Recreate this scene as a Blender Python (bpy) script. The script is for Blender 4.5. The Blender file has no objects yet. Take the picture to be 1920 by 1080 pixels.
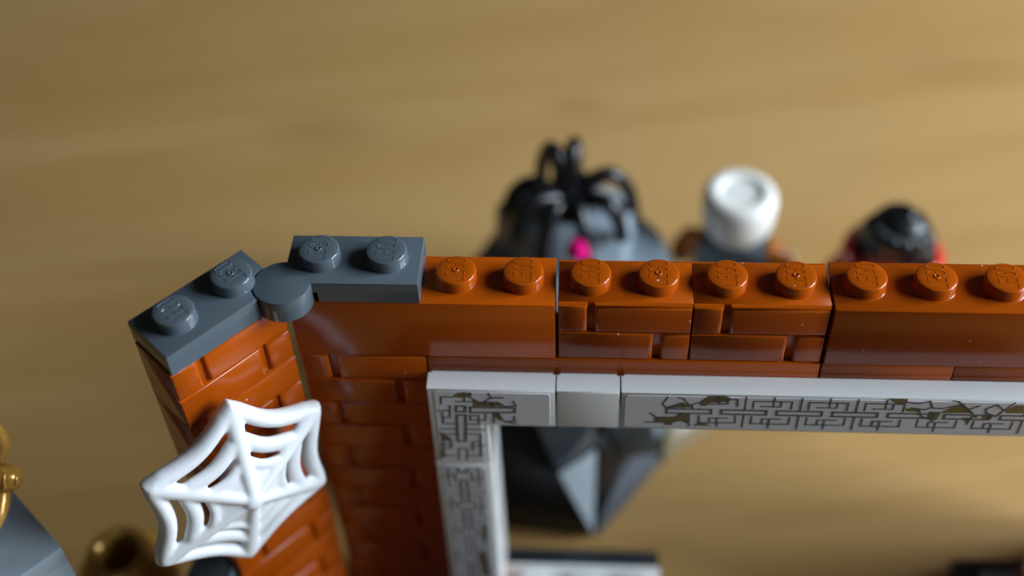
import bpy, bmesh, math, random
from mathutils import Vector, Matrix
random.seed(7)
MM = 0.001                      # everything below is written in millimetres
scene = bpy.context.scene
COL = scene.collection

# ---------------------------------------------------------------- camera
cam_d = bpy.data.cameras.new("camera")
cam = bpy.data.objects.new("camera", cam_d)
COL.objects.link(cam)
scene.camera = cam
Rr = ((0.99810638, 0.0520703, -0.03274671),
      (0.01544138, -0.72742021, -0.68601851),
      (-0.05954181, 0.68421379, -0.72684679))
Mc = Matrix(((Rr[0][0], -Rr[1][0], -Rr[2][0]),
             (Rr[0][1], -Rr[1][1], -Rr[2][1]),
             (Rr[0][2], -Rr[1][2], -Rr[2][2]))).to_4x4()
Mc.translation = Vector((3.6377, -100.0225, 109.1348)) * MM
cam.matrix_world = Mc
cam_d.sensor_width = 36.0
cam_d.lens = 44.468
cam_d.clip_start = 0.01
cam_d.clip_end = 20.0
cam_d.dof.use_dof = True
cam_d.dof.focus_distance = 0.150
cam_d.dof.aperture_fstop = 7.5
cam_d.dof.aperture_blades = 9

# ---------------------------------------------------------------- light: a two-pane window to the right, dim room
scene.view_settings.view_transform = 'Standard'
scene.view_settings.look = 'None'
scene.view_settings.gamma = 1.0
scene.view_settings.exposure = 0.0
world = bpy.data.worlds.new("World")
scene.world = world
world.use_nodes = True
bg = world.node_tree.nodes["Background"]
bg.inputs[0].default_value = (1.0, 0.97, 0.93, 1)
bg.inputs[1].default_value = 0.025

def window_pane(az, el, dist, w, h, power):
    ld = bpy.data.lights.new("window_light", 'AREA')
    ld.shape = 'RECTANGLE'
    ld.size, ld.size_y = w, h
    ld.energy = power
    ld.color = (0.76, 0.88, 1.0)
    o = bpy.data.objects.new("window_light", ld)
    a, e = math.radians(az), math.radians(el)
    v = Vector((math.cos(a) * math.cos(e), math.sin(a) * math.cos(e), math.sin(e)))
    o.location = v * dist + Vector((0.01, 0.0, -0.02))
    o.rotation_euler = v.to_track_quat('Z', 'Y').to_euler()
    COL.objects.link(o)
window_pane(-9, 24, 0.68, 0.18, 0.36, 5.9)
window_pane(11, 24, 0.68, 0.18, 0.36, 5.9)

# ---------------------------------------------------------------- materials
def srgb(r, g, b):
    f = lambda c: (c / 12.92 if c <= 0.04045 else ((c + 0.055) / 1.055) ** 2.4)
    return (f(r / 255), f(g / 255), f(b / 255), 1)

def plastic(name, col, rough=0.2, dust=0.0, sss=0.0, bump=0.02, metallic=0.0):
    m = bpy.data.materials.new(name)
    m.use_nodes = True
    nt = m.node_tree
    b = nt.nodes["Principled BSDF"]
    b.inputs["Roughness"].default_value = rough
    b.inputs["Metallic"].default_value = metallic
    if sss:
        b.inputs["Subsurface Weight"].default_value = sss
        b.inputs["Subsurface Radius"].default_value = (1.0, 0.9, 0.8)
        b.inputs["Subsurface Scale"].default_value = 0.0007
    tcn = nt.nodes.new("ShaderNodeTexCoord")
    oi = nt.nodes.new("ShaderNodeObjectInfo")      # shift the texture piece by piece so no two match
    sc = nt.nodes.new("ShaderNodeVectorMath"); sc.operation = 'MULTIPLY_ADD'
    cb = nt.nodes.new("ShaderNodeCombineXYZ")
    for k in range(3): nt.links.new(oi.outputs["Random"], cb.inputs[k])
    nt.links.new(cb.outputs[0], sc.inputs[0])
    sc.inputs[1].default_value = (3.1, 5.7, 2.3)
    nt.links.new(tcn.outputs["Object"], sc.inputs[2])
    class tc: outputs = {"Object": sc.outputs[0]}
    n1 = nt.nodes.new("ShaderNodeTexNoise")
    n1.inputs["Scale"].default_value = 160.0
    n1.inputs["Detail"].default_value = 3.0
    nt.links.new(tc.outputs["Object"], n1.inputs["Vector"])
    mr = nt.nodes.new("ShaderNodeMapRange")
    mr.inputs["To Min"].default_value = rough * 0.8
    mr.inputs["To Max"].default_value = rough * 1.25
    nt.links.new(n1.outputs["Fac"], mr.inputs["Value"])
    nt.links.new(mr.outputs["Result"], b.inputs["Roughness"])
    # small moulding flow tint
    hs = nt.nodes.new("ShaderNodeMix")
    hs.data_type = 'RGBA'
    hs.inputs["A"].default_value = [c * 0.93 for c in col[:3]] + [1]
    hs.inputs["B"].default_value = [min(1, c * 1.06) for c in col[:3]] + [1]
    n2 = nt.nodes.new("ShaderNodeTexNoise")
    n2.inputs["Scale"].default_value = 55.0
    n2.inputs["Detail"].default_value = 2.0
    nt.links.new(tc.outputs["Object"], n2.inputs["Vector"])
    nt.links.new(n2.outputs["Fac"], hs.inputs["Factor"])
    last = hs.outputs["Result"]
    if dust:
        vo = nt.nodes.new("ShaderNodeTexVoronoi")
        vo.inputs["Scale"].default_value = 420.0
        nt.links.new(tc.outputs["Object"], vo.inputs["Vector"])
        lt = nt.nodes.new("ShaderNodeMath"); lt.operation = 'LESS_THAN'
        lt.inputs[1].default_value = 0.06
        nt.links.new(vo.outputs["Distance"], lt.inputs[0])
        sp = nt.nodes.new("ShaderNodeSeparateColor")
        nt.links.new(vo.outputs["Color"], sp.inputs["Color"])
        gt = nt.nodes.new("ShaderNodeMath"); gt.operation = 'LESS_THAN'
        gt.inputs[1].default_value = dust
        nt.links.new(sp.outputs["Red"], gt.inputs[0])
        mu = nt.nodes.new("ShaderNodeMath"); mu.operation = 'MULTIPLY'
        nt.links.new(lt.outputs[0], mu.inputs[0]); nt.links.new(gt.outputs[0], mu.inputs[1])
        mx = nt.nodes.new("ShaderNodeMix"); mx.data_type = 'RGBA'
        nt.links.new(mu.outputs[0], mx.inputs["Factor"])
        nt.links.new(last, mx.inputs["A"])
        mx.inputs["B"].default_value = (0.55, 0.45, 0.38, 1)
        last = mx.outputs["Result"]
    nt.links.new(last, b.inputs["Base Color"])
    if bump:
        n3 = nt.nodes.new("ShaderNodeTexNoise")
        n3.inputs["Scale"].default_value = 260.0
        n3.inputs["Detail"].default_value = 1.0
        nt.links.new(tc.outputs["Object"], n3.inputs["Vector"])
        bp = nt.nodes.new("ShaderNodeBump")
        bp.inputs["Strength"].default_value = bump
        bp.inputs["Distance"].default_value = 0.0005
        nt.links.new(n3.outputs["Fac"], bp.inputs["Height"])
        nt.links.new(bp.outputs["Normal"], b.inputs["Normal"])
    return m

M_BROWN = plastic("dark_orange_plastic", (0.39, 0.067, 0.0015, 1), 0.18, dust=0.35, sss=0.05)
M_GREY = plastic("dark_grey_plastic", (0.083, 0.104, 0.12, 1), 0.15, dust=0.12)
M_LIT_FACET = plastic("lit_facet_plastic", (0.38, 0.44, 0.48, 1), 0.3)  # paler grey puts the light on the triangular rock facet into its colour
M_SLAB = plastic("rough_grey_plastic", (0.075, 0.085, 0.10, 1), 0.65)  # darker, rougher grey for the low slab
M_BASE = plastic("dark_base_plastic", (0.022, 0.026, 0.029, 1), 0.3)  # dark grey taken darker still to stand for shade on the floor
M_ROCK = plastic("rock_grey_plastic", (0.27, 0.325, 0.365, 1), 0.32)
M_LGREY = plastic("mid_grey_plastic", (0.235, 0.275, 0.305, 1), 0.24)
M_WHITE = plastic("white_plastic", (0.78, 0.78, 0.76, 1), 0.22, sss=0.15)
M_WEB = plastic("soft_white_plastic", (0.72, 0.73, 0.74, 1), 0.38, sss=0.25)
M_STICK = plastic("sticker_paper", (0.70, 0.69, 0.71, 1), 0.3, bump=0.0)
M_LINE = plastic("sticker_dark_ink", (0.10, 0.10, 0.11, 1), 0.35, bump=0.0)
M_OLIVE = plastic("sticker_olive_ink", (0.20, 0.15, 0.055, 1), 0.35, bump=0.0)
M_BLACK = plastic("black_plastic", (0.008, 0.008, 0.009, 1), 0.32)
M_GOLD = plastic("pearl_gold_plastic", (0.52, 0.27, 0.05, 1), 0.24, metallic=0.3)
M_TAN = plastic("tan_plastic", (0.26, 0.205, 0.115, 1), 0.25)
M_ORANGE = plastic("bright_orange_plastic", (0.62, 0.17, 0.01, 1), 0.22)
M_RED = plastic("red_plastic", (0.55, 0.012, 0.012, 1), 0.22)
M_SKIN = plastic("light_skin_plastic", (0.72, 0.42, 0.25, 1), 0.25)
M_BONE = plastic("matt_white_plastic", (0.80, 0.78, 0.72, 1), 0.32, sss=0.2)
M_HAIR = plastic("dust_fibre", (0.30, 0.14, 0.07, 1), 0.5, bump=0.0)

M_BROWN.node_tree.nodes['Principled BSDF'].inputs['Specular IOR Level'].default_value = 0.42

def gem_material():
    m = bpy.data.materials.new("clear_pink_plastic")
    m.use_nodes = True
    b = m.node_tree.nodes["Principled BSDF"]
    b.inputs["Base Color"].default_value = (0.95, 0.012, 0.26, 1)
    b.inputs["Roughness"].default_value = 0.08
    b.inputs["Transmission Weight"].default_value = 0.1
    return m
M_GEM = gem_material()

def wood():
    m = bpy.data.materials.new("oiled_beech_wood")
    m.use_nodes = True
    nt = m.node_tree
    N, L = nt.nodes, nt.links
    b = N["Principled BSDF"]
    tc = N.new("ShaderNodeTexCoord")
    def mapped(rot, sc):
        m0 = N.new("ShaderNodeMapping")               # turn first, then stretch along the grain
        m0.inputs["Rotation"].default_value = (0, 0, math.radians(rot))
        L.new(tc.outputs["Object"], m0.inputs["Vector"])
        mp = N.new("ShaderNodeMapping")
        mp.inputs["Scale"].default_value = sc
        L.new(m0.outputs["Vector"], mp.inputs["Vector"])
        return mp.outputs["Vector"]
    def noise(vec, scale, detail, dist=0.0):
        n = N.new("ShaderNodeTexNoise")
        n.inputs["Scale"].default_value = scale
        n.inputs["Detail"].default_value = detail
        n.inputs["Distortion"].default_value = dist
        L.new(vec, n.inputs["Vector"])
        return n.outputs["Fac"]
    def ramp(fac, stops):
        r = N.new("ShaderNodeValToRGB")
        e = r.color_ramp.elements
        e[0].position, e[0].color = stops[0]
        e[1].position, e[1].color = stops[1]
        for p, c in stops[2:]:
            x = e.new(p); x.color = c
        L.new(fac, r.inputs["Fac"])
        return r.outputs["Color"]
    def mix(a, bb, fac, mode='MIX'):
        x = N.new("ShaderNodeMix"); x.data_type = 'RGBA'; x.blend_type = mode
        if isinstance(fac, float): x.inputs["Factor"].default_value = fac
        else: L.new(fac, x.inputs["Factor"])
        L.new(a, x.inputs["A"]); L.new(bb, x.inputs["B"])
        return x.outputs["Result"]
    broad = ramp(noise(mapped(-9, (2.0, 15, 1)), 1.0, 2.0, 0.4),
                 [(0.32, (0.445, 0.265, 0.092, 1)), (0.68, (0.49, 0.302, 0.118, 1))])
    streak = ramp(noise(mapped(-9, (5, 70, 1)), 1.0, 4.0, 0.6),
                  [(0.40, (0.90, 0.85, 0.77, 1)), (0.58, (1.0, 1.0, 1.0, 1))])
    fine = ramp(noise(mapped(-9, (30, 900, 1)), 1.0, 3.0, 0.0),
                [(0.35, (0.86, 0.82, 0.76, 1)), (0.6, (1.0, 1.0, 1.0, 1))])
    c = mix(broad, streak, 0.85, 'MULTIPLY')
    c = mix(c, fine, 0.6, 'MULTIPLY')
    # knots in the board
    for (kx, ky, r, s) in ((-58, 123, 12, 0.3), (0, 134, 6, 0.35), (-62, 66, 10, 0.3), (88, 150, 12, 0.2), (-100, 60, 14, 0.2)):
        mp = N.new("ShaderNodeMapping")
        mp.inputs["Location"].default_value = (-kx * MM, -ky * MM, 0)
        L.new(tc.outputs["Object"], mp.inputs["Vector"])
        m2 = N.new("ShaderNodeMapping")
        m2.inputs["Rotation"].default_value = (0, 0, math.radians(-14))
        m2.inputs["Scale"].default_value = (1 / (r * 1.8 * MM), 1 / (r * MM), 0)
        L.new(mp.outputs["Vector"], m2.inputs["Vector"])
        ln = N.new("ShaderNodeVectorMath"); ln.operation = 'LENGTH'
        L.new(m2.outputs["Vector"], ln.inputs[0])
        rg = N.new("ShaderNodeMapRange"); rg.interpolation_type = 'SMOOTHSTEP'
        rg.inputs["From Min"].default_value = 0.1; rg.inputs["From Max"].default_value = 1.0
        rg.inputs["To Min"].default_value = s; rg.inputs["To Max"].default_value = 0.0
        L.new(ln.outputs["Value"], rg.inputs["Value"])
        kc = N.new("ShaderNodeRGB"); kc.outputs[0].default_value = (0.24, 0.115, 0.035, 1)
        c = mix(c, kc.outputs[0], rg.outputs["Result"])
    L.new(c, b.inputs["Base Color"])
    b.inputs["Roughness"].default_value = 0.45
    b.inputs["Specular IOR Level"].default_value = 0.3
    bp = N.new("ShaderNodeBump")
    bp.inputs["Strength"].default_value = 0.1
    bp.inputs["Distance"].default_value = 0.0003
    L.new(noise(mapped(-9, (40, 1200, 1)), 1.0, 2.0), bp.inputs["Height"])
    L.new(bp.outputs["Normal"], b.inputs["Normal"])
    return m
M_WOOD = wood()

# ---------------------------------------------------------------- mesh helpers (millimetres in, metres out)
class MB:
    def __init__(self):
        self.v, self.f, self.m = [], [], []
    def add(self, verts, faces, mi=0):
        o = len(self.v)
        self.v += [tuple(p) for p in verts]
        self.f += [tuple(i + o for i in f) for f in faces]
        self.m += [mi] * len(faces)
    def bm(self, b, mi=0):
        b.verts.index_update()
        self.add([v.co[:] for v in b.verts], [[v.index for v in f.verts] for f in b.faces], mi)
        b.free()
    def box(self, lo, hi, bev=0.12, seg=2, mi=0):
        b = bmesh.new()
        bmesh.ops.create_cube(b, size=1.0)
        for v in b.verts:
            v.co = Vector([(lo[i] + hi[i]) / 2 + v.co[i] * (hi[i] - lo[i]) for i in range(3)])
        if bev:
            bmesh.ops.bevel(b, geom=b.edges[:], offset=bev, segments=seg, profile=0.5, affect='EDGES')
        self.bm(b, mi)
    def lathe(self, prof, c=(0, 0, 0), n=40, mi=0, caps=True, axis='z'):
        vs, fs = [], []
        for (r, z) in prof:
            for k in range(n):
                a = 2 * math.pi * k / n
                vs.append((c[0] + r * math.cos(a), c[1] + r * math.sin(a), c[2] + z))
        for i in range(len(prof) - 1):
            for k in range(n):
                k2 = (k + 1) % n
                fs.append((i * n + k, i * n + k2, (i + 1) * n + k2, (i + 1) * n + k))
        if caps:
            fs.append(tuple(range(n))[::-1])
            fs.append(tuple((len(prof) - 1) * n + k for k in range(n)))
        self.add(vs, fs, mi)
    def tube(self, path, rad, n=8, closed=False, mi=0, flat=1.0, up=None):
        P = [Vector(p) for p in path]
        R = rad if isinstance(rad, (list, tuple)) else [rad] * len(P)
        L = len(P)
        vs, fs = [], []
        ref = Vector(up) if up else None
        prev = None
        for i in range(L):
            if closed: t = (P[(i + 1) % L] - P[i - 1])
            else: t = P[min(i + 1, L - 1)] - P[max(i - 1, 0)]
            t.normalize()
            if ref is not None: a = ref - t * ref.dot(t)
            elif prev is None:
                a = t.orthogonal()
            else: a = prev - t * prev.dot(t)
            a.normalize(); prev = a
            b2 = t.cross(a)
            for k in range(n):
                w = 2 * math.pi * k / n
                vs.append(P[i] + (a * math.cos(w) * flat + b2 * math.sin(w)) * R[i])
        rng = L if closed else L - 1
        for i in range(rng):
            j = (i + 1) % L
            for k in range(n):
                k2 = (k + 1) % n
                fs.append((i * n + k, i * n + k2, j * n + k2, j * n + k))
        if not closed:
            fs.append(tuple(range(n))[::-1]); fs.append(tuple((L - 1) * n + k for k in range(n)))
        self.add(vs, fs, mi)
    def prism(self, poly, z0, z1, bev=0.0, seg=2, mi=0, axes='xyz', bot=True):
        """polygon in two axes, extruded along the third; axes 'xyz' extrudes z, 'xzy' extrudes y"""
        b = bmesh.new()
        def P(p, h): return Vector((p[0], p[1], h)) if axes == 'xyz' else Vector((p[0], h, p[1]))
        vs = [b.verts.new(P(p, z0)) for p in poly]
        f = b.faces.new(vs)
        r = bmesh.ops.extrude_face_region(b, geom=[f])
        top = [e for e in r['geom'] if isinstance(e, bmesh.types.BMVert)]
        for v in top:
            if axes == 'xyz': v.co.z = z1
            else: v.co.y = z1
        bmesh.ops.recalc_face_normals(b, faces=b.faces[:])
        if bev:
            tv = set(top)
            es = [e for e in b.edges if e.verts[0] in tv and e.verts[1] in tv]
            bmesh.ops.bevel(b, geom=es, offset=bev, segments=seg, profile=0.5, affect='EDGES')
        self.bm(b, mi)
    def hull(self, pts, bev=0.0, mi=0, seg=2):
        b = bmesh.new()
        for p in pts: b.verts.new(p)
        r = bmesh.ops.convex_hull(b, input=b.verts[:])
        bmesh.ops.delete(b, geom=[g for g in r['geom_interior'] if isinstance(g, bmesh.types.BMVert)], context='VERTS')
        bmesh.ops.dissolve_limit(b, angle_limit=0.02, verts=b.verts[:], edges=b.edges[:])
        if bev: bmesh.ops.bevel(b, geom=b.edges[:], offset=bev, segments=seg, profile=0.5, affect='EDGES')
        self.bm(b, mi)
    def ellipsoid(self, c, r, mi=0, u=24, v=14):
        b = bmesh.new()
        bmesh.ops.create_uvsphere(b, u_segments=u, v_segments=v, radius=1.0)
        for q in b.verts: q.co = Vector((c[0] + q.co.x * r[0], c[1] + q.co.y * r[1], c[2] + q.co.z * r[2]))
        self.bm(b, mi)
    def mesh(self, name, mats, angle=32):
        me = bpy.data.meshes.new(name)
        me.from_pydata([(p[0] * MM, p[1] * MM, p[2] * MM) for p in self.v], [], self.f)
        for m in (mats if isinstance(mats, (list, tuple)) else [mats]): me.materials.append(m)
        me.polygons.foreach_set("material_index", self.m)
        b = bmesh.new(); b.from_mesh(me)
        bmesh.ops.recalc_face_normals(b, faces=b.faces[:])
        b.to_mesh(me); b.free()
        me.polygons.foreach_set("use_smooth", [True] * len(me.polygons))
        me.set_sharp_from_angle(angle=math.radians(angle))
        me.update()
        return me

def link(name, me, parent=None, loc=(0, 0, 0), rot=(0, 0, 0)):
    o = bpy.data.objects.new(name, me)
    COL.objects.link(o)
    o.parent = parent
    o.location = Vector(loc) * MM
    o.rotation_euler = rot
    return o
def thing(name, label, cat, loc=(0, 0, 0), rot=(0, 0, 0), group=None):
    o = link(name, None, None, loc, rot)
    o.empty_display_size = 0.005
    o['label'], o['category'] = label, cat
    if group: o['group'] = group
    return o
def arc(cx, cy, r, a0, a1, n):
    return [(cx + r * math.cos(math.radians(a0 + (a1 - a0) * k / n)), cy + r * math.sin(math.radians(a0 + (a1 - a0) * k / n))) for k in range(n + 1)]

TZ = -76.8                      # table height below the top of the toy wall

# ================================================================ the table
mb = MB()
mb.box((-700, -150, TZ - 30), (600, 900, TZ), 3.0, 3)
table = link("wooden_table", mb.mesh("wooden_table", M_WOOD))
table['label'] = "light brown wooden table top with faint grain that everything stands on"
table['category'] = "table"

# ================================================================ toy brick pieces
LETTERS = {
    'L': [[(0.78, 0), (0, 0), (0, 2.1)]],
    'E': [[(0.74, 0), (0, 0), (0, 2.1), (0.74, 2.1)], [(0, 1.05), (0.62, 1.05)]],
    'G': [[(0.74, 1.75), (0.58, 2.1), (0.16, 2.1), (0, 1.75), (0, 0.35), (0.16, 0), (0.58, 0), (0.74, 0.35), (0.74, 1.0), (0.42, 1.0)]],
    'O': [[(0.16, 0), (0.58, 0), (0.74, 0.35), (0.74, 1.75), (0.58, 2.1), (0.16, 2.1), (0, 1.75), (0, 0.35), (0.16, 0)]],
}
def stud_mesh(mat, gate, text=True):
    mb = MB()
    h, r = 1.7, 2.42
    mb.lathe([(r + 0.12, 0.0), (r + 0.03, 0.05), (r, 0.14), (r, h - 0.24), (r - 0.03, h - 0.14), (r - 0.09, h - 0.05), (r - 0.2, h), (r * 0.5, h)], n=48)
    if text:
        x0 = -1.85
        for i, ch in enumerate("LEGO"):
            for pl in LETTERS[ch]:
                path = [(-(u - 1.05) , x0 + i * 0.985 + t, h - 0.015) for t, u in pl]
                if gate:           # the gate mark wipes the lettering in the middle
                    for a, b in zip(path[:-1], path[1:]):
                        m = Vector(a).lerp(Vector(b), 0.5)
                        if (m.xy.length) > 0.55: mb.tube([a, b], 0.07, 6)
                else:
                    mb.tube(path, 0.07, 6)
    if gate:
        mb.tube([(0.3 * math.cos(a), 0.3 * math.sin(a), h + 0.01) for a in [k * math.pi / 9 for k in range(18)]], 0.1, 8, closed=True)
    return mb.mesh("stud", mat, 40)
STUD = {('b', 0): stud_mesh(M_BROWN, 0), ('b', 1): stud_mesh(M_BROWN, 1), ('g', 0): stud_mesh(M_GREY, 0),
        ('g', 1): stud_mesh(M_GREY, 1), ('w', 0): stud_mesh(M_WHITE, 0), ('l', 0): stud_mesh(M_LGREY, 0)}
def put_studs(part, col, xs, y, z, first_gate=0, gates=True):
    for i, x in enumerate(xs):
        g = (i + first_gate) % 2 if gates else 0
        link("stud", STUD[(col, g)], part, (x, y, z))

_box_cache = {}
def block_mesh(name, mat, w, d, h, bev=0.14):
    k = (name, mat.name, round(w, 2), round(d, 2), round(h, 2), bev)
    if k not in _box_cache:
        mb = MB(); mb.box((0, 0, 0), (w, d, h), bev, 2)
        _box_cache[k] = mb.mesh(name, mat)
    return _box_cache[k]

def relief(mb, x0, x1, z0, z1, sides, depth=0.62, ysign=1, ybase=0.7):
    """one raised brick face: base at y=ybase, face at y=ybase-depth (towards -y), rounded by sides=(l,r,b,t)"""
    l, r, b, t = sides
    n = 5
    rings = []
    for k in range(n + 1):
        a = math.pi / 2 * k / n
        s = 1 - math.cos(a); y = ybase - depth * math.sin(a)
        if k == 0: y = ybase + 0.02
        rings.append([(x0 + l * s, y * ysign, z0 + b * s), (x1 - r * s, y * ysign, z0 + b * s), (x1 - r * s, y * ysign, z1 - t * s), (x0 + l * s, y * ysign, z1 - t * s)])
    vs = [p for rg in rings for p in rg]
    fs = []
    for i in range(n):
        for k in range(4):
            fs.append((i * 4 + k, i * 4 + (k + 1) % 4, (i + 1) * 4 + (k + 1) % 4, (i + 1) * 4 + k))
    fs.append(tuple(n * 4 + k for k in range(4)))
    mb.add(vs, fs)
# four raised faces of a 1x2 masonry brick (x0, x1, z0, z1, rounding l r b t)
FACES = [(0.08, 3.55, 4.88, 9.56, (0.1, 0.55, 0.28, 0.62)),
         (4.35, 15.86, 4.88, 9.56, (0.55, 0.25, 0.28, 0.62)),
         (0.08, 11.5, 0.04, 4.72, (0.1, 0.55, 0.2, 0.4)),
         (12.35, 15.86, 0.04, 4.72, (0.55, 0.25, 0.2, 0.4))]
FACE_MESH = []
for f in FACES:
    mb = MB(); relief(mb, *f[:4], f[4]); FACE_MESH.append(mb.mesh("raised_block", M_BROWN, 50))
mb = MB()
mb.box((0.05, 0.70, 0.0), (15.89, 7.30, 9.56), 0.015, 1)
for f in FACES:                                        # the same relief on the far side
    b2 = MB(); relief(b2, *f[:4], f[4])
    mb.add([(15.94 - p[0], 8.0 - p[1], p[2]) for p in b2.v], b2.f)
MASONRY = mb.mesh("masonry_brick", M_BROWN, 50)
def masonry(parent, loc, jitter=0.06):
    j = lambda: random.uniform(-jitter, jitter)
    o = link("masonry_brick", MASONRY, parent, (loc[0] + j() * 0.5, loc[1] + j(), loc[2]))
    for me in FACE_MESH: link("raised_block", me, o)
    return o

# ---------------------------------------------------------------- sticker print
class Sticker:
    """flat print on a thin label; a along, c across, both in wall x/z (mm)"""
    def __init__(self, y): self.mb, self.y, self.i = MB(), y, 0
    def lift(self):
        self.i = (self.i + 1) % 24
        return self.y - 0.012 - 0.0015 * self.i
    def base(self, x0, x1, z0, z1, thick=0.13, r=0.5):
        poly = arc(x1 - r, z1 - r, r, 0, 90, 5) + arc(x0 + r, z1 - r, r, 90, 180, 5) + arc(x0 + r, z0 + r, r, 180, 270, 5) + arc(x1 - r, z0 + r, r, 270, 360, 5)
        self.mb.prism(poly, self.y + thick, self.y, 0.05, 1, 0, 'xzy')
    def base_poly(self, poly, thick=0.13):
        self.mb.prism(poly, self.y + thick, self.y, 0.05, 1, 0, 'xzy')
    def line(self, pl, w=0.24):
        for k, (a, b) in enumerate(zip(pl[:-1], pl[1:])):
            d = Vector((b[0] - a[0], b[1] - a[1]))
            if d.length < 1e-4: continue
            d.normalize(); n = Vector((-d.y, d.x)) * w / 2; e = d * w * 0.45
            y = self.lift()
            q = [(a[0] - e.x + n.x, y, a[1] - e.y + n.y), (b[0] + e.x + n.x, y, b[1] + e.y + n.y), (b[0] + e.x - n.x, y, b[1] + e.y - n.y), (a[0] - e.x - n.x, y, a[1] - e.y - n.y)]
            self.mb.add(q, [(0, 1, 2, 3)], 1)
    def fill(self, poly):
        y = self.y - 0.006 - 0.0002 * (self.i % 10); self.i += 1
        self.mb.add([(p[0], y, p[1]) for p in poly], [tuple(range(len(poly)))], 2)
    def mesh(self): return self.mb.mesh("sticker", [M_STICK, M_LINE, M_OLIVE], 40)

def fret(st, a0, U, cm, half, flip=False, xform=None, parts='TRBD'):
    """one unit of the key pattern between two dividers; cm = middle line, half = half height"""
    X = xform or (lambda a, c: (a, c))
    def ln(pl, w=0.22): st.line([X(a0 + a, cm + c) for a, c in pl], w)
    t = half
    if 'D' in parts: ln([(0, t), (0, 0.45)]); ln([(0, -0.45), (0, -t)])
    if 'T' in parts:
        ln([(0.97, t * 0.27), (0.97, t * 0.74), (5.6, t * 0.74), (5.6, t * 0.27)])
        ln([(3.4, t), (3.4, t * 0.4)]); ln([(1.95, t * 0.4), (4.3, t * 0.4), (4.3, t * 0.74)])
    if 'B' in parts:
        ln([(1.0, -t * 0.27), (1.0, -t * 0.74), (5.65, -t * 0.74), (5.65, -t * 0.27)])
        ln([(3.2, -t), (3.2, -t * 0.4)]); ln([(4.6, -t * 0.4), (2.35, -t * 0.4), (2.35, -t * 0.74)])
    if 'R' in parts:
        ln([(-2.75, 0.42), (2.7, 0.42), (2.7, -0.42), (-2.75, -0.42), (-2.75, 0.42)], 0.27)
L1_PTS = [[(13.63,-12.55), (13.04,-13.95), (13.53,-14.69), (14.6,-14.49)],[(14.91,-12.65), (15.53,-12.78), (16.28,-14.04), (17.58,-13.5), (18.14,-12.89)],[(13.53,-14.63), (15.46,-13.63)],[(11.66,-15.79), (12.38,-16.58), (14.78,-16.49), (15.41,-15.76)],[(11.13,-17.64), (14.54,-17.52), (15.44,-17.08), (16.53,-17.65), (16.56,-18.17)],[(12.38,-16.58), (12.36,-17.39)],[(18.5,-12.88), (22.11,-12.76), (22.18,-14.13)],[(18.81,-13.75), (20.98,-13.64), (20.91,-12.8)],[(19.83,-12.25), (19.95,-13.62)],[(17.65,-16.09), (17.75,-17.51), (22.18,-17.35), (22.06,-16.04)],[(18.99,-17.46), (18.92,-16.59), (21.12,-16.47)],[(19.85,-16.72), (19.97,-18.15)],[(16.65,-14.12), (16.75,-14.62)],[(15.52,-13.67), (15.58,-14.56)]]
G1_PTS = [[(18.11,-12.6), (18.56,-12.19), (20.48,-12.09), (21.18,-12.5), (21.29,-12.98), (20.95,-13.29), (18.79,-13.56), (18.36,-14.16), (17.63,-14.19), (17.46,-13.6)],[(13.69,-14.68), (15.52,-13.67), (16.15,-13.94), (16.8,-14.52)],[(12.38,-16.58), (14.78,-16.49), (15.41,-15.76), (16.52,-15.79), (16.64,-17.55), (15.44,-17.08), (14.54,-17.52), (12.43,-17.49)],[(13.43,-17.66), (14.54,-17.62), (14.45,-18.18), (13.4,-18.22)],[(17.74,-17.3), (19.41,-18.13), (17.0,-18.21)]]
L2_PTS = [[(42.38,-12.63), (43.72,-12.82), (44.99,-12.31), (45.45,-13.48), (44.68,-13.99), (43.02,-13.68)],[(45.47,-13.6), (46.8,-13.67), (47.73,-13.28), (49.06,-12.76)],[(47.61,-12.1), (48.38,-12.31), (49.33,-13.35), (51.06,-15.21)],[(49.98,-13.68), (50.92,-13.06)],[(52.02,-14.33), (51.85,-13.62), (52.94,-12.75), (54.06,-13.78), (53.34,-15.01), (52.02,-14.33)],[(43.96,-14.01), (44.51,-15.32), (45.65,-15.89)],[(46.68,-14.52), (45.36,-14.44), (45.31,-15.66)],[(54.06,-13.78), (54.99,-12.33)],[(50.23,-16.71), (50.48,-15.23), (51.06,-15.21)]]
G2_PTS = [[(39.94,-11.95), (42.26,-11.97), (42.38,-12.63), (42.04,-13.12), (40.98,-12.92)],[(42.17,-13.83), (43.91,-13.77), (44.2,-14.48), (42.58,-14.42)],[(45.24,-14.57), (46.68,-14.52), (46.52,-15.86), (45.9,-16.37), (45.31,-15.66)],[(46.78,-14.27), (47.75,-13.4), (49.08,-12.88), (50.01,-13.8), (50.6,-14.46), (46.84,-14.59)],[(49.35,-15.4), (50.65,-15.35), (50.26,-16.83)],[(51.61,-15.07), (52.07,-14.57), (53.05,-15.02), (52.79,-15.76), (51.89,-15.67)],[(54.2,-13.78), (55.11,-12.79), (56.1,-12.76), (56.49,-14.3), (54.34,-14.37)]]
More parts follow.
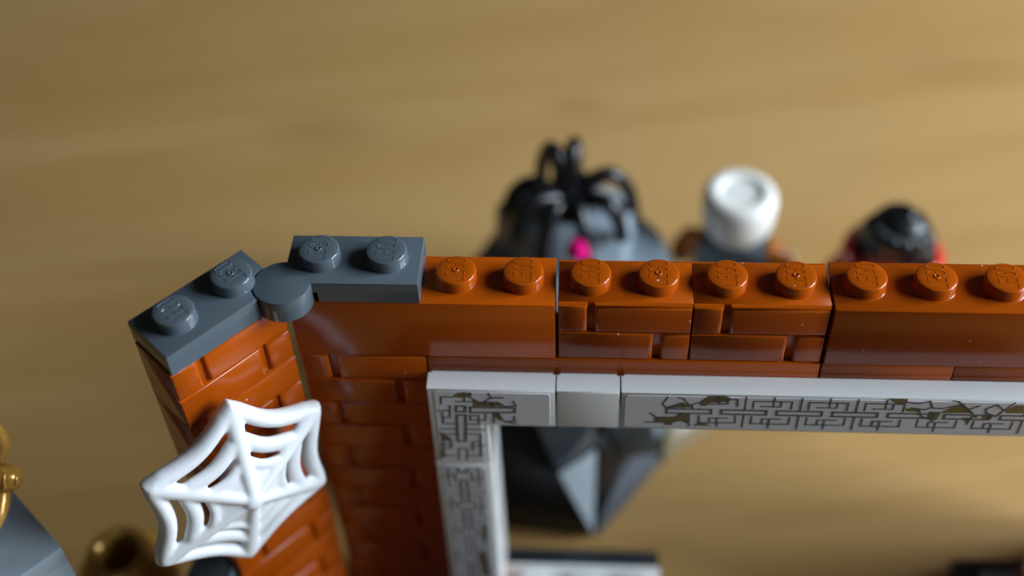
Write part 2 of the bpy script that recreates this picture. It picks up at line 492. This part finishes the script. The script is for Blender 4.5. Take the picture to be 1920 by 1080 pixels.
L3_PTS = [[(-14.34,-14.86), (-14.23,-13.46), (-12.56,-13.4)],[(-13.24,-15.21), (-13.4,-17.56), (-14.3,-17.59)],[(-14.84,-16.17), (-13.39,-16.12)],[(-14.3,-16.54), (-14.3,-18.78), (-12.92,-18.81)],[(-12.44,-15.19), (-11.32,-15.15), (-11.39,-16.31), (-12.52,-16.35), (-12.44,-15.19)],[(-12.48,-17.0), (-11.35,-16.96), (-11.68,-22.47), (-12.67,-22.51), (-12.48,-17.0)],[(-10.7,-15.38), (-5.11,-15.32), (-5.14,-16.23), (-10.75,-16.42), (-10.7,-15.38)],[(-12.46,-14.29), (-10.4,-14.3)],[(-11.32,-12.48), (-11.38,-14.25)],[(-10.87,-17.08), (-9.74,-17.04), (-9.83,-18.76)],[(-10.79,-17.07), (-10.84,-18.0), (-8.9,-17.93), (-8.85,-16.75)],[(-11.22,-18.86), (-9.75,-18.81)],[(-14.96,-20.01), (-12.83,-19.93)],[(-11.36,-19.93), (-9.08,-19.93)],[(-15.04,-21.01), (-12.9,-21.02)],[(-11.34,-20.96), (-9.7,-20.9), (-9.86,-25.61), (-11.45,-25.67)],[(-9.83,-23.37), (-9.25,-23.35)],[(-10.88,-24.52), (-10.78,-22.58), (-9.78,-22.4)],[(-10.57,-23.4), (-9.83,-23.37)],[(-14.63,-21.08), (-14.63,-25.65), (-13.21,-25.68)],[(-15.13,-23.29), (-13.71,-23.24)],[(-13.55,-22.13), (-13.6,-24.07), (-14.44,-24.1)],[(-12.85,-26.58), (-12.69,-24.09), (-11.6,-24.05), (-11.75,-26.53)],[(-10.46,-12.58), (-10.66,-13.34), (-9.68,-14.32), (-8.97,-14.3), (-8.14,-13.51), (-7.81,-13.37), (-6.55,-13.41)],[(-8.33,-12.51), (-7.98,-13.5)],[(-8.97,-14.3), (-7.22,-14.29), (-6.3,-15.1), (-5.18,-14.94)],[(-5.31,-14.05), (-4.94,-14.93)],[(-7.31,-16.43), (-6.57,-18.11), (-4.97,-18.58)],[(-5.25,-17.01), (-5.2,-18.06), (-6.41,-18.1)],[(-7.8,-16.58), (-7.87,-18.42)],[(-7.85,-14.26), (-7.89,-15.16)],[(-8.73,-14.29), (-8.75,-14.8)]]
G3_PTS = [[(-12.78,-13.16), (-12.03,-12.5), (-10.45,-12.45), (-10.66,-13.39), (-12.1,-13.59)],[(-10.37,-13.84), (-9.68,-14.37), (-7.22,-14.29), (-6.46,-15.11), (-10.37,-15.24)],[(-8.1,-16.33), (-7.3,-16.35), (-6.65,-17.98), (-7.37,-17.93), (-7.82,-17.1)],[(-14.92,-20.55), (-14.7,-20.81), (-13.61,-21.72), (-13.58,-22.54), (-14.66,-22.59)],[(-15.06,-23.57), (-14.79,-25.52), (-14.22,-25.78), (-15.2,-26.53)]]
G4_PTS = [[(-10.53,-42.05), (-9.92,-42.02), (-10.07,-46.82), (-10.45,-46.55)],[(-11.36,-49.2), (-10.4,-48.86), (-10.08,-52.1), (-9.93,-55.74), (-11.22,-55.81)]]
WC = (-39.13, -12.1, -20.05)
WR = ((0.7414, 0.0704, 0.6674), (0.655, 0.1406, -0.7425), (-0.1461, 0.9876, 0.0581))

# ================================================================ back wall
WX = thing("toy_wall", "long dark orange toy brick wall with a white framed window opening, facing the viewer", "toy wall", (0, 0, TZ))
def bw(name, me, x, y, z): return link(name, me, WX, (x, y, z - TZ))
G = 0.1
# top course: smooth brick, two masonry bricks, long smooth brick
p = bw("smooth_brick", block_mesh("smooth_brick", M_BROWN, 31.75, 7.95, 9.55), -31.9, 0.0, -9.6)
p['label'] = "smooth dark orange brick half covered by the grey hinge plate"
put_studs(p, 'b', [31.9 - 12, 31.9 - 4], 4, 9.55, 1)
for x in (0.15, 16.05):
    m = masonry(WX, (x, 0.0, -9.6 - TZ), 0.0)
    put_studs(m, 'b', [4 - (x - round(x)), 12 - (x - round(x))], 4, 9.5, 0)
p = bw("smooth_brick", block_mesh("smooth_brick", M_BROWN, 47.7, 7.95, 9.62), 32.3, -0.12, -9.6)
put_studs(p, 'b', [3.8 + 8 * k for k in range(6)], 4.1, 9.62, 0)
# thin course under it
for x0, x1 in ((-16, 32.0), (32.15, 48), (48, 64), (64, 80)):
    bw("thin_brick", block_mesh("thin_brick", M_BROWN, x1 - x0 - 0.12, 7.9, 3.1, 0.1), x0 + 0.06, 0.03, -12.8)
# masonry pier left of the window
for k in range(6): masonry(WX, (-31.9, 0.0, -9.6 * (k + 2) - TZ))
# white bricks behind the window frame: pier and lintel
for k in range(5):
    z = -12.8 - 9.6 * (k + 1)
    bw("white_brick", block_mesh("white_brick", M_WHITE, 7.35, 7.9, 9.55), -15.95, 0.05, z)
bw("white_brick", block_mesh("white_brick", M_WHITE, 7.35, 7.9, 6.3), -15.95, 0.05, -67.15)
for x0, x1 in ((-8.5, 15.9), (16.0, 47.9), (48.0, 79.9)):
    bw("lintel_brick", block_mesh("lintel_brick", M_WHITE, x1 - x0, 7.9, 6.2), x0, 0.05, -19.1)
# right end of the wall beyond the frame
for k in range(5):
    bw("white_brick", block_mesh("white_brick", M_WHITE, 7.35, 7.9, 9.55), 72.3, 0.05, -19.2 - 9.6 * (k + 1))
# plates at the foot, run forward out of view to cut bounced light
base = MB(); base.box((-32, -80, 0), (16, 12.8, 3.15), 0.15)
p = link("base_plate", base.mesh("base_plate", M_BASE), WX, (0, 0, 0.02))
base = MB(); base.box((-32, 0.1, 0), (15.9, 7.9, 3.15), 0.2)
p = link("floor_plate", base.mesh("floor_plate", M_WHITE), WX, (0, 0, 3.2))
p['label'] = "white studded floor plate under the window opening"
for y in (4,):
    put_studs(p, 'w', [-4, 4, 12] if y < 4 else [-4, 4, 12], y, 3.15, 0, gates=False)
base = MB(); base.box((16.1, -80, 0), (63.4, 0, 3.15), 0.15)
link("base_plate", base.mesh("base_plate", M_BASE), WX, (0, 0, 0.02))
base = MB(); base.box((63.5, -80, 0), (79.9, 12.8, 3.15), 0.15)
link("base_plate", base.mesh("base_plate", M_BASE), WX, (0, 0, 0.02))
base = MB(); base.box((67, 0.1, 0), (79.9, 9, 3.15), 0.2)
link("floor_plate", base.mesh("floor_plate", M_LGREY), WX, (0, 0, 3.2))

# white window frame of flat tiles on the face of the wall
FT, FB, FY = -12.05, -19.2, -3.2
def frame_tile(poly, label=None):
    mb = MB()
    b = poly
    mb.prism(b, -0.55, FY, 0.24, 3, 0, 'xzy')
    cx = sum(q[0] for q in b) / len(b); cz = sum(q[1] for q in b) / len(b)
    mb.prism([(q[0] + (0.35 if q[0] < cx else -0.35), q[1] + (0.35 if q[1] < cz else -0.35)) for q in b], -0.02, -0.56, 0, 1, 0, 'xzy')
    o = link("frame_tile", mb.mesh("frame_tile", M_WHITE, 35), WX, (0, 0, -TZ))
    if label: o['label'] = label
    return o
def rect(x0, x1, z0, z1): return [(x0, z0), (x1, z0), (x1, z1), (x0, z1)]
SY = FY - 0.09
corner = frame_tile([(-15.95, -27.35), (-8.65, -27.35), (-8.65, FB), (-0.12, FB), (-0.12, FT), (-15.95, FT)], "white corner tile with a cracked key pattern")
st = Sticker(SY)
st.base_poly([(-15.2, -26.95), (-9.5, -26.95), (-9.4, -26.85), (-9.4, -18.75), (-0.9, -18.75), (-0.75, -18.6), (-0.75, -12.75), (-0.95, -12.5), (-14.85, -12.5), (-15.05, -12.7)])
for g in G3_PTS: st.fill(g)
for l in L3_PTS: st.line(l, 0.30 if len(l) == 5 and l[0] == l[-1] else 0.23)
link("sticker", st.mesh(), corner)
frame_tile(rect(0.06, 7.78, FB, FT), "plain white square tile between two patterned tiles")
lng = frame_tile(rect(8.0, 71.5, FB, FT), "long white tile with a grey key pattern")
st = Sticker(SY)
st.base(8.45, 71.0, -18.75, -12.42)
CM, HF = -15.25, 3.0
for k in range(8):
    a0 = 23.1 + 6.72 * k
    parts = 'TRBD'
    if k in (2,): parts = 'RBD'
    if k in (3, 4): parts = 'BR'
    fret(st, a0, 6.72, CM, HF, parts=parts)
fret(st, 23.1 + 6.72 * 2, 6.72, CM, HF, parts='T')
fret(st, 23.1 - 6.72, 6.72, CM, HF, parts='R')
for g in G1_PTS + G2_PTS: st.fill(g)
for l in L1_PTS + L2_PTS: st.line(l, 0.23)
link("sticker", st.mesh(), lng)
# pier tiles going down
def column(z1, z0, label):
    t = frame_tile(rect(-15.95, -8.65, z0, z1), label)
    st = Sticker(SY)
    st.base(-15.2, -9.35, z0 + 0.55, z1 - 0.75)
    return t, st
t, st = column(-27.55, -59.2, "tall white tile below the corner tile with key pattern")
XF = lambda a, c: (c, a)
for k in range(4):
    c0 = -33.95 - 6.76 * k
    fret(st, 0, 6.76, 0, 2.75, parts='TRBD', xform=lambda a, c, c0=c0: (-12.45 + c, c0 - a))
fret(st, 0, 6.76, 0, 2.75, parts='TB', xform=lambda a, c: (-12.45 + c * 1.0, -33.95 + 6.76 - a * 0.93 - 0.3))
st.line([(-13.1, -28.6), (-13.1, -29.4), (-11.9, -29.4), (-11.9, -28.6)], 0.3)
for g in G4_PTS: st.fill(g)
link("sticker", st.mesh(), t)
t, st = column(-59.35, -67.2, "short white tile at the foot of the pier")
link("sticker", st.mesh(), t)
# right-hand frame pier, past the edge of the picture
frame_tile(rect(71.7, 79.9, -67.2, FT), "plain white tile at the right end of the frame")

# hinge plate, right half: upper leaf with the round knuckle
mb = MB()
out = [(-16.05, 0.0), (-16.05, 7.95), (-31.95, 7.95)] + [(-31.95, 3.42)] + arc(-32, 0, 3.42, 91, 358, 40) + [(-28.58, 0.0)]
out = [q for i, q in enumerate(out) if i == 0 or (Vector(q) - Vector(out[i - 1])).length > 1e-3]
mb.prism(out, 1.62, 3.2, 0.13, 2)
mb.prism([(-28.0, 0.0), (-16.05, 0.0), (-16.05, 7.95), (-31.9, 7.95), (-31.9, 4.4), (-29.6, 3.6)], 0.03, 1.615, 0)
hp = link("hinge_plate", mb.mesh("hinge_plate", M_GREY, 35), WX, (0, 0, -TZ))
hp['label'] = "dark grey hinge plate with a round knuckle on top of the wall"
put_studs(hp, 'g', [-28, -20], 4, 3.2, 1)

# ================================================================ hinged side wall
ANG = math.radians(47.5)
SW = thing("toy_side_wall", "dark orange masonry wall leaf hinged to the left end, carrying a white web", "toy wall", (-32, 0, TZ), (0, 0, ANG))
def sw(name, me, x, y, z): return link(name, me, SW, (x, y, z - TZ))
for k in range(7): masonry(SW, (-16.25, 0.0, -9.6 * (k + 1) - TZ))
for k in range(3):
    sw("base_brick", block_mesh("base_brick", M_GREY, 15.9, 7.9, 3.12), -16.4, 0.05, TZ + 0.02 + 3.2 * k)
mb = MB()
mb.prism([(-16.0, 0.0), (-3.62, 0.0)] + arc(0, 0, 3.62, 180, 90, 14) + [(0, 7.95), (-16.0, 7.95)], 1.62, 3.2, 0.13, 2)
out = [(-16.0, 0.0), (-3.40, 0.0)] + arc(0, 0, 3.4, 180, 450, 40) + [(0, 7.95), (-16.0, 7.95)]
mb.prism(out, 0.03, 1.617, 0)
hp = link("hinge_plate", mb.mesh("hinge_plate", M_GREY, 35), SW, (0, 0, -TZ))
hp['label'] = "dark grey hinge plate turned towards the viewer"
put_studs(hp, 'g', [-12, -4], 4, 3.2, 0)
# dark block against the free end of the leaf
mb = MB(); mb.hull([(-21.5, 1, TZ + 0.05), (-16.6, 1, TZ + 0.05), (-21.5, 8, TZ + 0.05), (-16.6, 8, TZ + 0.05), (-21.5, 1, -47), (-16.6, 1, -41), (-21.5, 8, -47), (-16.6, 8, -41)], 0.2)
p = link("slope_brick", mb.mesh("slope_brick", M_GREY), SW, (0, 0, -TZ))
p['label'] = "dark grey sloped brick at the free end of the leaf"

# leaf added out of view at the right end to shade the table
ADDED_LEAF = thing("toy_side_wall", "unseen masonry wall leaf added at the far right end to shade the table", "toy wall", (80, 8, TZ), (0, 0, math.radians(50)))
for k in range(7): masonry(ADDED_LEAF, (0.5, -8.0, -9.6 * (k + 1) - TZ))
for k in range(3):
    link("base_brick", block_mesh("base_brick", M_GREY, 15.9, 7.9, 3.12), ADDED_LEAF, (0.5, -7.95, 0.02 + 3.2 * k))
link("hinge_plate", block_mesh("hinge_plate", M_GREY, 15.9, 7.9, 3.15), ADDED_LEAF, (0.5, -7.95, 0.03 - TZ))

# ---------------------------------------------------------------- grey pillar in the left foreground
PL = thing("toy_pillar", "bluish grey toy brick pillar with a smooth flat top at the lower left edge", "toy pillar", (-61.0, -19.0, TZ), (0, 0, ANG))
hgt = -25.0 - TZ
z = hgt
mb = MB(); mb.box((-24, 0, 0), (0, 15.9, 3.1), 0.16)
link("top_tile", mb.mesh("top_tile", M_LGREY), PL, (0, 0, hgt - 3.2))
z = hgt - 3.2
mb = MB(); mb.box((-24, 0.05, 0), (-0.02, 15.85, 9.5), 0.14)
me = mb.mesh("grey_brick", M_LGREY)
while z > 9.6:
    z -= 9.6
    link("grey_brick", me, PL, (0, 0, z + 0.05))
mb = MB(); mb.box((-24, 0.05, 0.05), (-0.02, 15.85, z), 0.14)
link("grey_brick", mb.mesh("grey_brick", M_LGREY), PL, (0, 0, 0))

# foot courses of the back wall, between floor plate and masonry
for x0, x1 in ((-31.95, -8.6), (72.05, 79.9)):
    bw("thin_brick", block_mesh("thin_brick", M_BROWN, x1 - x0, 7.7, 3.1, 0.1), x0, 0.1, -70.37)

# ================================================================ white web
WEB = thing("spider_web", "white hexagonal spider web with holes fixed to the orange side wall", "spider web")
WEB.matrix_world = Matrix(((WR[0][0], WR[0][1], WR[0][2], WC[0] * MM), (WR[1][0], WR[1][1], WR[1][2], WC[1] * MM), (WR[2][0], WR[2][1], WR[2][2], WC[2] * MM), (0, 0, 0, 1)))
R0, HUB = 14.0, 3.9
def wp(f, k, s=None):
    """point on the web: f = 0 hub .. 1 rim, k = corner index (float between corners)"""
    i = math.floor(k); u = k - i
    a0, a1 = math.radians(90 - 60 * i), math.radians(90 - 60 * (i + 1))
    p = Vector((math.cos(a0), math.sin(a0))).lerp(Vector((math.cos(a1), math.sin(a1))), u)
    sag = 1 - 0.12 * math.sin(math.pi * u)
    p = p * R0 * f * sag
    return Vector((p.x, p.y, HUB * (1 - f * sag) - 0.0))
mb = MB()
for f, r, fl, dz in ((0.918, 1.12, 1.15, -0.3), (0.63, 1.12, 0.8, -0.15), (0.42, 0.8, 0.7, 0)):
    mb.tube([wp(f, k / 10) + Vector((0, 0, dz)) for k in range(60)], r, 12, closed=True, up=(0, 0, 1), flat=fl)
for k in range(6):
    mb.tube([wp(0.02 + 0.9 * t / 10, k) + Vector((0, 0, 0.05)) for t in range(11)], [0.7 + 0.6 * t / 10 for t in range(11)], 12, up=(0, 0, 1), flat=0.75)
# thin skin near the hub
n = 60
top = [wp(0.45, k / 10) for k in range(n)]
vs = [Vector((0, 0, HUB + 0.25))] + [p + Vector((0, 0, 0.25)) for p in top] + [Vector((0, 0, HUB - 0.6))] + [p - Vector((0, 0, 0.5)) for p in top]
fs = []
for k in range(n):
    k2 = (k + 1) % n
    fs += [(0, 1 + k, 1 + k2), (n + 1, n + 2 + k2, n + 2 + k), (1 + k, n + 2 + k, n + 2 + k2, 1 + k2)]
mb.add(vs, fs)
mb.ellipsoid((0, 0, HUB + 0.1), (1.3, 1.3, 0.7))
mb.lathe([(0.2, 0), (1.45, 0.0), (1.6, -0.25), (1.6, -HUB - 3.6)], (0, 0, HUB - 0.2), 20)
# solid gussets in the corners between rim and spokes
for k in range(6):
    for s in (-1, 1):
        a, b, c = wp(0.97, k), wp(0.86, k), wp(0.95, k + 0.16 * s if k + 0.16 * s >= 0 else 6 + 0.16 * s)
        mb.hull([q + Vector((0, 0, z)) for q in (a, b, c) for z in (-0.45, 0.45)])
web = link("web_net", mb.mesh("web_net", M_WEB, 180), WEB)
rm = web.modifiers.new("fuse", 'REMESH'); rm.mode = 'VOXEL'; rm.voxel_size = 0.00017; rm.use_smooth_shade = True
sm = web.modifiers.new("soften", 'SMOOTH'); sm.factor = 0.5; sm.iterations = 18

# ================================================================ gold ornament on the pillar
OR = thing("gold_ornament", "shiny gold curled ornament on top of the grey pillar at left edge", "ornament", (-69.5, -16.5, -25.0))
mb = MB()
mb.tube([(-0.6 + 2.9 * math.cos(a), 4.0 + 1.2 * math.cos(a), 12.2 + 3.9 * math.sin(a)) for a in [k * math.pi / 16 for k in range(32)]], 0.95, 10, closed=True)
link("loop", mb.mesh("loop", M_GOLD, 60), OR)
mb = MB()
mb.ellipsoid((0.9, 3.6, 5.7), (2.5, 1.9, 1.9)); mb.ellipsoid((-2.6, 3.2, 5.4), (2.6, 1.9, 2.2))
link("bud", mb.mesh("bud", M_GOLD, 60), OR)
mb = MB()
for k in range(5):
    th = math.radians(-62 + 31 * k)                    # across the bud, over the side that faces up and forward
    ring = []
    for q in range(7):
        ph = math.radians(15 + 12 * q)
        ring.append((0.2 + 3.2 * math.sin(th), 3.5 - 1.95 * math.cos(th) * math.cos(ph), 5.6 + 1.95 * math.cos(th) * math.sin(ph)))
    mb.tube(ring, 0.24, 8)
link("ridge", mb.mesh("ridge", M_GOLD, 60), OR)
mb = MB()
mb.tube([(0.6 + 1.5 * math.sin(t * 1.7) - 3.4 * t * t, 3.4 - 7.0 * t, 4.4 - 3.2 * t + 0.2) for t in [k / 14 for k in range(15)]], [1.0 - 0.25 * k / 14 for k in range(15)], 10, flat=0.6)
link("tail", mb.mesh("tail", M_GOLD, 60), OR)
mb = MB()
mb.tube([(-3.0, 3.2, 0.0), (-2.8, 3.2, 5.4), (-2.6, 3.8, 9.0)], 1.3, 12)
link("stem", mb.mesh("stem", M_GOLD, 60), OR)

# ================================================================ gold vase on the table
VA = thing("gold_vase", "dull gold vase with a round open mouth on the table behind the web", "vase", (-66.5, -1.4, TZ))
mb = MB()
top = 22.0
mb.lathe([(4.2, 0.0), (5.0, 0.6), (5.4, 3), (6.6, 9), (7.6, 13), (7.4, 16.5), (6.2, 18.4), (4.9, 19.4), (4.9, top - 0.5), (4.5, top), (3.5, top), (3.0, top - 0.5), (3.0, top - 9), (0.2, top - 9)], n=48)
link("body", mb.mesh("body", M_GOLD, 40), VA)

# ================================================================ rock with spider behind the wall
FA, FB, FC = ((-4.6, 22.6, -52.0), (5.1, 22.8, -52.0), ((6.5, 26.9, -58.0), (14.9, 28.6, -60.0), (16.5, 28.5, -68.0), (9.8, 26.3, -67.0)))
RK = thing("toy_rock", "dark grey faceted toy rock standing behind the orange wall", "rock", (0, 30, TZ))
def rk(name, pts, mat, bev=0.35, label=None):
    mb = MB(); mb.hull([(p[0], p[1] - 30, p[2] - TZ) for p in pts], bev)
    o = link(name, mb.mesh(name, mat, 20), RK)
    if label: o['label'] = label
    return o
rk("rock_block", [(-12.4, 59, -38.8), (-7.5, 63.5, -39.5), (7.8, 64.5, -39.5), (11.4, 59.5, -39.5), (9.3, 53.2, -39.5), (-5.5, 51.3, -39.5), (-12.9, 58.5, -51), (-8, 66, -50), (8.5, 67, -50), (12.2, 60, -50), (10, 51.5, -50), (-6.2, 49.8, -50)], M_ROCK, 0.4, "upper rock block under the spider")
rk("rock_block", [(-18, 53, -49.5), (-12.3, 66, -50), (12, 68, -48), (16.6, 60, -46.6), (16.8, 49, -47.4), (9, 45.5, -48.2), (3, 44, -49.5), (-9.7, 45, -50),
                  (-26, 50, TZ + .1), (-16, 72, TZ + .1), (20, 74, TZ + .1), (26, 62, TZ + .1), (22, 38, TZ + .1), (6, 27, TZ + .1), (-18, 30, TZ + .1)], M_ROCK, 0.5, "broad lower rock block")
rk("rock_block", [(4.9, 16.9, TZ + .1), (4.9, 24.6, -61.3), (-1.2, 20.2, -62.3), (-22, 20, TZ + .1), (-20, 24, -55), (-6, 30, -50), (3.5, 34, -53), (4.5, 36, TZ + .1), (-22, 40, TZ + .1), (-14, 40, -48)], M_BLACK, 0.3, "rock spur in the shade, with its shade put into the black colour")  # black stands in for shade on the left of the rock
rk("rock_facet", [(5.3, 16.6, -75.5), (5.5, 23.9, -60.9), (-0.6, 19.6, -62.0), (4.0, 26, -70)], M_LIT_FACET, 0.1, "triangular facet on the spur, coloured paler where the light falls")
rk("rock_block", [(5.6, 18.6, TZ + .1), (5.6, 24.4, -61.5), (10.5, 27.5, -68.5), (11, 33, -60), (6, 36, -55), (6, 36, TZ + .1), (14, 36, TZ + .1)], M_BLACK, 0.2, "cleft beside the bright facet, coloured black for its shade")  # shade of the crease, built as a black piece
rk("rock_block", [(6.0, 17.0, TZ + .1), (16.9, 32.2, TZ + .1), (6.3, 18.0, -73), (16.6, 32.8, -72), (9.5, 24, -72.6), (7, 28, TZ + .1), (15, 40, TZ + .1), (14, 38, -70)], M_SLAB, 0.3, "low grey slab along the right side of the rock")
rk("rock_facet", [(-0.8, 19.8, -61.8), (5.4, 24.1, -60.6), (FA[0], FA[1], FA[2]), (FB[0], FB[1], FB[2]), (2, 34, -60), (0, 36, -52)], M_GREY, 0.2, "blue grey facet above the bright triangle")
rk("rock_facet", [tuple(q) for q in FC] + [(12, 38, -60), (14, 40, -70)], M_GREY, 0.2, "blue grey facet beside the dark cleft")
rk("slope", [(17.6, 32.5, TZ + .1), (29.2, 42.5, TZ + .1), (18.6, 52, TZ + .1), (34, 58, TZ + .1), (17.6, 34, -73.2), (28.6, 43.4, -73.6), (18.6, 50, -68), (32, 57, -68)], M_TAN, 0.3, "tan slope at the right foot of the rock")

SP = thing("toy_spider", "glossy black toy spider with curled legs on top of the grey rock", "spider", (0.3, 56.5, -39.4))
mb = MB()
mb.ellipsoid((0.4, -2.2, 4.2), (3.1, 3.2, 2.5)); mb.ellipsoid((0.4, 2.2, 4.9), (3.8, 3.9, 3.0)); mb.lathe([(1.2, 0), (1.2, 4)], (0, 0, 0), 16)
link("body", mb.mesh("body", M_BLACK, 60), SP)
def smooth_path(pts, m=5):
    out = []
    for i in range(len(pts) - 1):
        p0, p1, p2, p3 = pts[max(i - 1, 0)], pts[i], pts[i + 1], pts[min(i + 2, len(pts) - 1)]
        for k in range(m):
            t = k / m
            out.append(0.5 * ((2 * p1) + (p2 - p0) * t + (2 * p0 - 5 * p1 + 4 * p2 - p3) * t * t + (3 * p1 - p0 - 3 * p2 + p3) * t ** 3))
    return out + [pts[-1]]
# azimuth, reach, knee height, knee position, foot height
for az, reach, knee, kr, foot in ((240, 8.6, 5.4, 0.55, -3.2), (292, 8.6, 5.6, 0.55, -3.2), (207, 10.2, 6.2, 0.66, -0.6), (333, 10.2, 6.4, 0.7, -0.6),
                                  (168, 11.2, 6.4, 0.62, -3.0), (14, 11.6, 8.2, 0.64, -3.0), (126, 8.6, 11.6, 0.62, 0.6), (80, 7.0, 12.2, 0.7, 3.0)):
    a = math.radians(az); c, s = math.cos(a), math.sin(a)
    pts = [Vector((1.6 * c, 1.6 * s, 4.4)), Vector((reach * 0.32 * c, reach * 0.32 * s, knee * 0.9)), Vector((reach * kr * c, reach * kr * s, knee)), Vector((reach * 0.9 * c, reach * 0.9 * s, knee * 0.6 + foot * 0.4)), Vector((reach * c, reach * s, foot))]
    path = smooth_path(pts)
    n = len(path)
    mb = MB(); mb.tube(path, [1.65 - 0.6 * k / n for k in range(n)], 10)
    link("leg", mb.mesh("leg", M_BLACK, 70), SP)

GM = thing("pink_gem", "bright pink clear gem below the front legs of the black spider", "gem", (2.0, 48.6, -41.2))
mb = MB(); mb.lathe([(1.1, 0), (2.2, 1.5), (2.2, 2.0), (1.4, 3.9), (0.5, 4.4)], n=8)
link("crystal", mb.mesh("crystal", M_GEM, 15), GM)

# ================================================================ toy figures
def toy_figure(name, label, loc, rz, head_m, torso_m, arm_m, hand_m, leg_m, hair=None):
    t = thing(name, label, "toy figure", loc, (0, 0, math.radians(rz)), "toy figures behind the wall")
    for s in (-1, 1):
        mb = MB()
        mb.box((s * 4.1 - 3.85, -3.0, 3.0), (s * 4.1 + 3.85, 3.0, 12.4), 0.5, 2)
        mb.box((s * 4.1 - 3.85, -5.0, 0.0), (s * 4.1 + 3.85, 3.0, 3.4), 0.5, 2)
        link("leg", mb.mesh("leg", leg_m), t)
    mb = MB(); mb.box((-7.9, -3.4, 12.4), (7.9, 3.4, 15.9), 0.6, 2)
    link("hips", mb.mesh("hips", leg_m), t)
    mb = MB(); mb.hull([(-7.9, -3.9, 16), (7.9, -3.9, 16), (7.9, 3.9, 16), (-7.9, 3.9, 16), (-5.6, -3.9, 28.6), (5.6, -3.9, 28.6), (5.6, 3.9, 28.6), (-5.6, 3.9, 28.6)], 0.4)
    link("torso", mb.mesh("torso", torso_m), t)
    for s in (-1, 1):
        mb = MB()
        mb.tube([(s * 5.6, 0, 26.6), (s * 7.6, 0, 26.0), (s * 9.0, -0.4, 23.2), (s * 9.5, -1.8, 20.0), (s * 9.6, -4.6, 17.6)], [1.9, 2.3, 2.25, 2.1, 1.9], 12)
        a = link("arm", mb.mesh("arm", arm_m, 60), t)
        mb = MB()
        mb.tube([(s * 9.6, -5.6 + 2.2 * math.sin(x) - 1.6, 16.4 + 2.2 * math.cos(x)) for x in [math.radians(40 + 280 * k / 12) for k in range(13)]], 0.75, 8)
        link("hand", mb.mesh("hand", hand_m, 60), a)
    if hair:
        mb = MB(); mb.lathe([(5.0, 28.3), (7.6, 28.6), (8.7, 30.4), (8.5, 32.0), (7.2, 32.8), (5.3, 31.6)], n=32)
        link("collar", mb.mesh("collar", torso_m, 60), t)
    mb = MB(); mb.lathe([(2.4, 28.5), (2.4, 29.2), (3.7, 29.3), (4.8, 30.0), (5.1, 31.2), (5.1, 36.0), (4.8, 37.4), (3.8, 38.2), (2.6, 38.35)], n=36)
    hd = link("head", mb.mesh("head", head_m, 50), t)
    if hair is None:
        mb = MB(); mb.lathe([(5.0, 31.4), (5.9, 31.8), (6.25, 33.4), (6.4, 37.6), (6.0, 38.8), (5.3, 39.4), (4.2, 39.4), (3.7, 39.25), (3.4, 38.8), (0.2, 38.75)], n=40)
        link("cap", mb.mesh("cap", head_m, 50), hd)
    mb = MB()
    for s in (-1, 1): mb.ellipsoid((s * 1.7, -4.95, 34.6), (0.6, 0.3, 0.75), u=12, v=8)
    mb.tube([(-1.6, -4.88, 32.3), (-0.6, -5.08, 31.9), (0.6, -5.08, 31.9), (1.6, -4.88, 32.3)], 0.2, 6)
    link("face_print", mb.mesh("face_print", M_BLACK, 60), hd)
    if hair:
        mb = MB()
        mb.ellipsoid((0, 0.7, 34.8), (6.0, 5.9, 5.8))
        for k in range(26):
            a, e = 2.4 * k, math.radians(20 + 62 * ((k * 0.618) % 1))
            mb.ellipsoid((5.3 * math.cos(a) * math.cos(e), 0.7 + 5.2 * math.sin(a) * math.cos(e), 34.8 + 5.2 * math.sin(e)), (1.1, 1.1, 1.0), u=10, v=7)
        for k in range(11):
            a = math.radians(-20 + 220 * k / 10)
            mb.ellipsoid((5.3 * math.cos(a), 0.9 + 5.0 * math.sin(a), 33.0), (1.5, 1.5, 3.2), u=12, v=8)
        for k in range(7):
            a = math.radians(200 + 140 * k / 6)
            mb.ellipsoid((4.5 * math.cos(a), 0.6 + 4.6 * math.sin(a), 37.6), (1.7, 1.6, 1.8), u=12, v=8)
        link("hair", mb.mesh("hair", hair, 60), hd)
    return t
toy_figure("toy_figure", "toy figure with a bald white head, grey body and orange arms behind the wall", (29.5, 61.6, TZ), 165, M_BONE, M_GREY, M_ORANGE, M_BONE, M_GREY)
toy_figure("toy_figure", "toy figure with shiny black hair and red shoulders behind the wall", (55.3, 54.5, TZ), -25, M_SKIN, M_RED, M_RED, M_SKIN, M_BLACK, hair=M_BLACK)
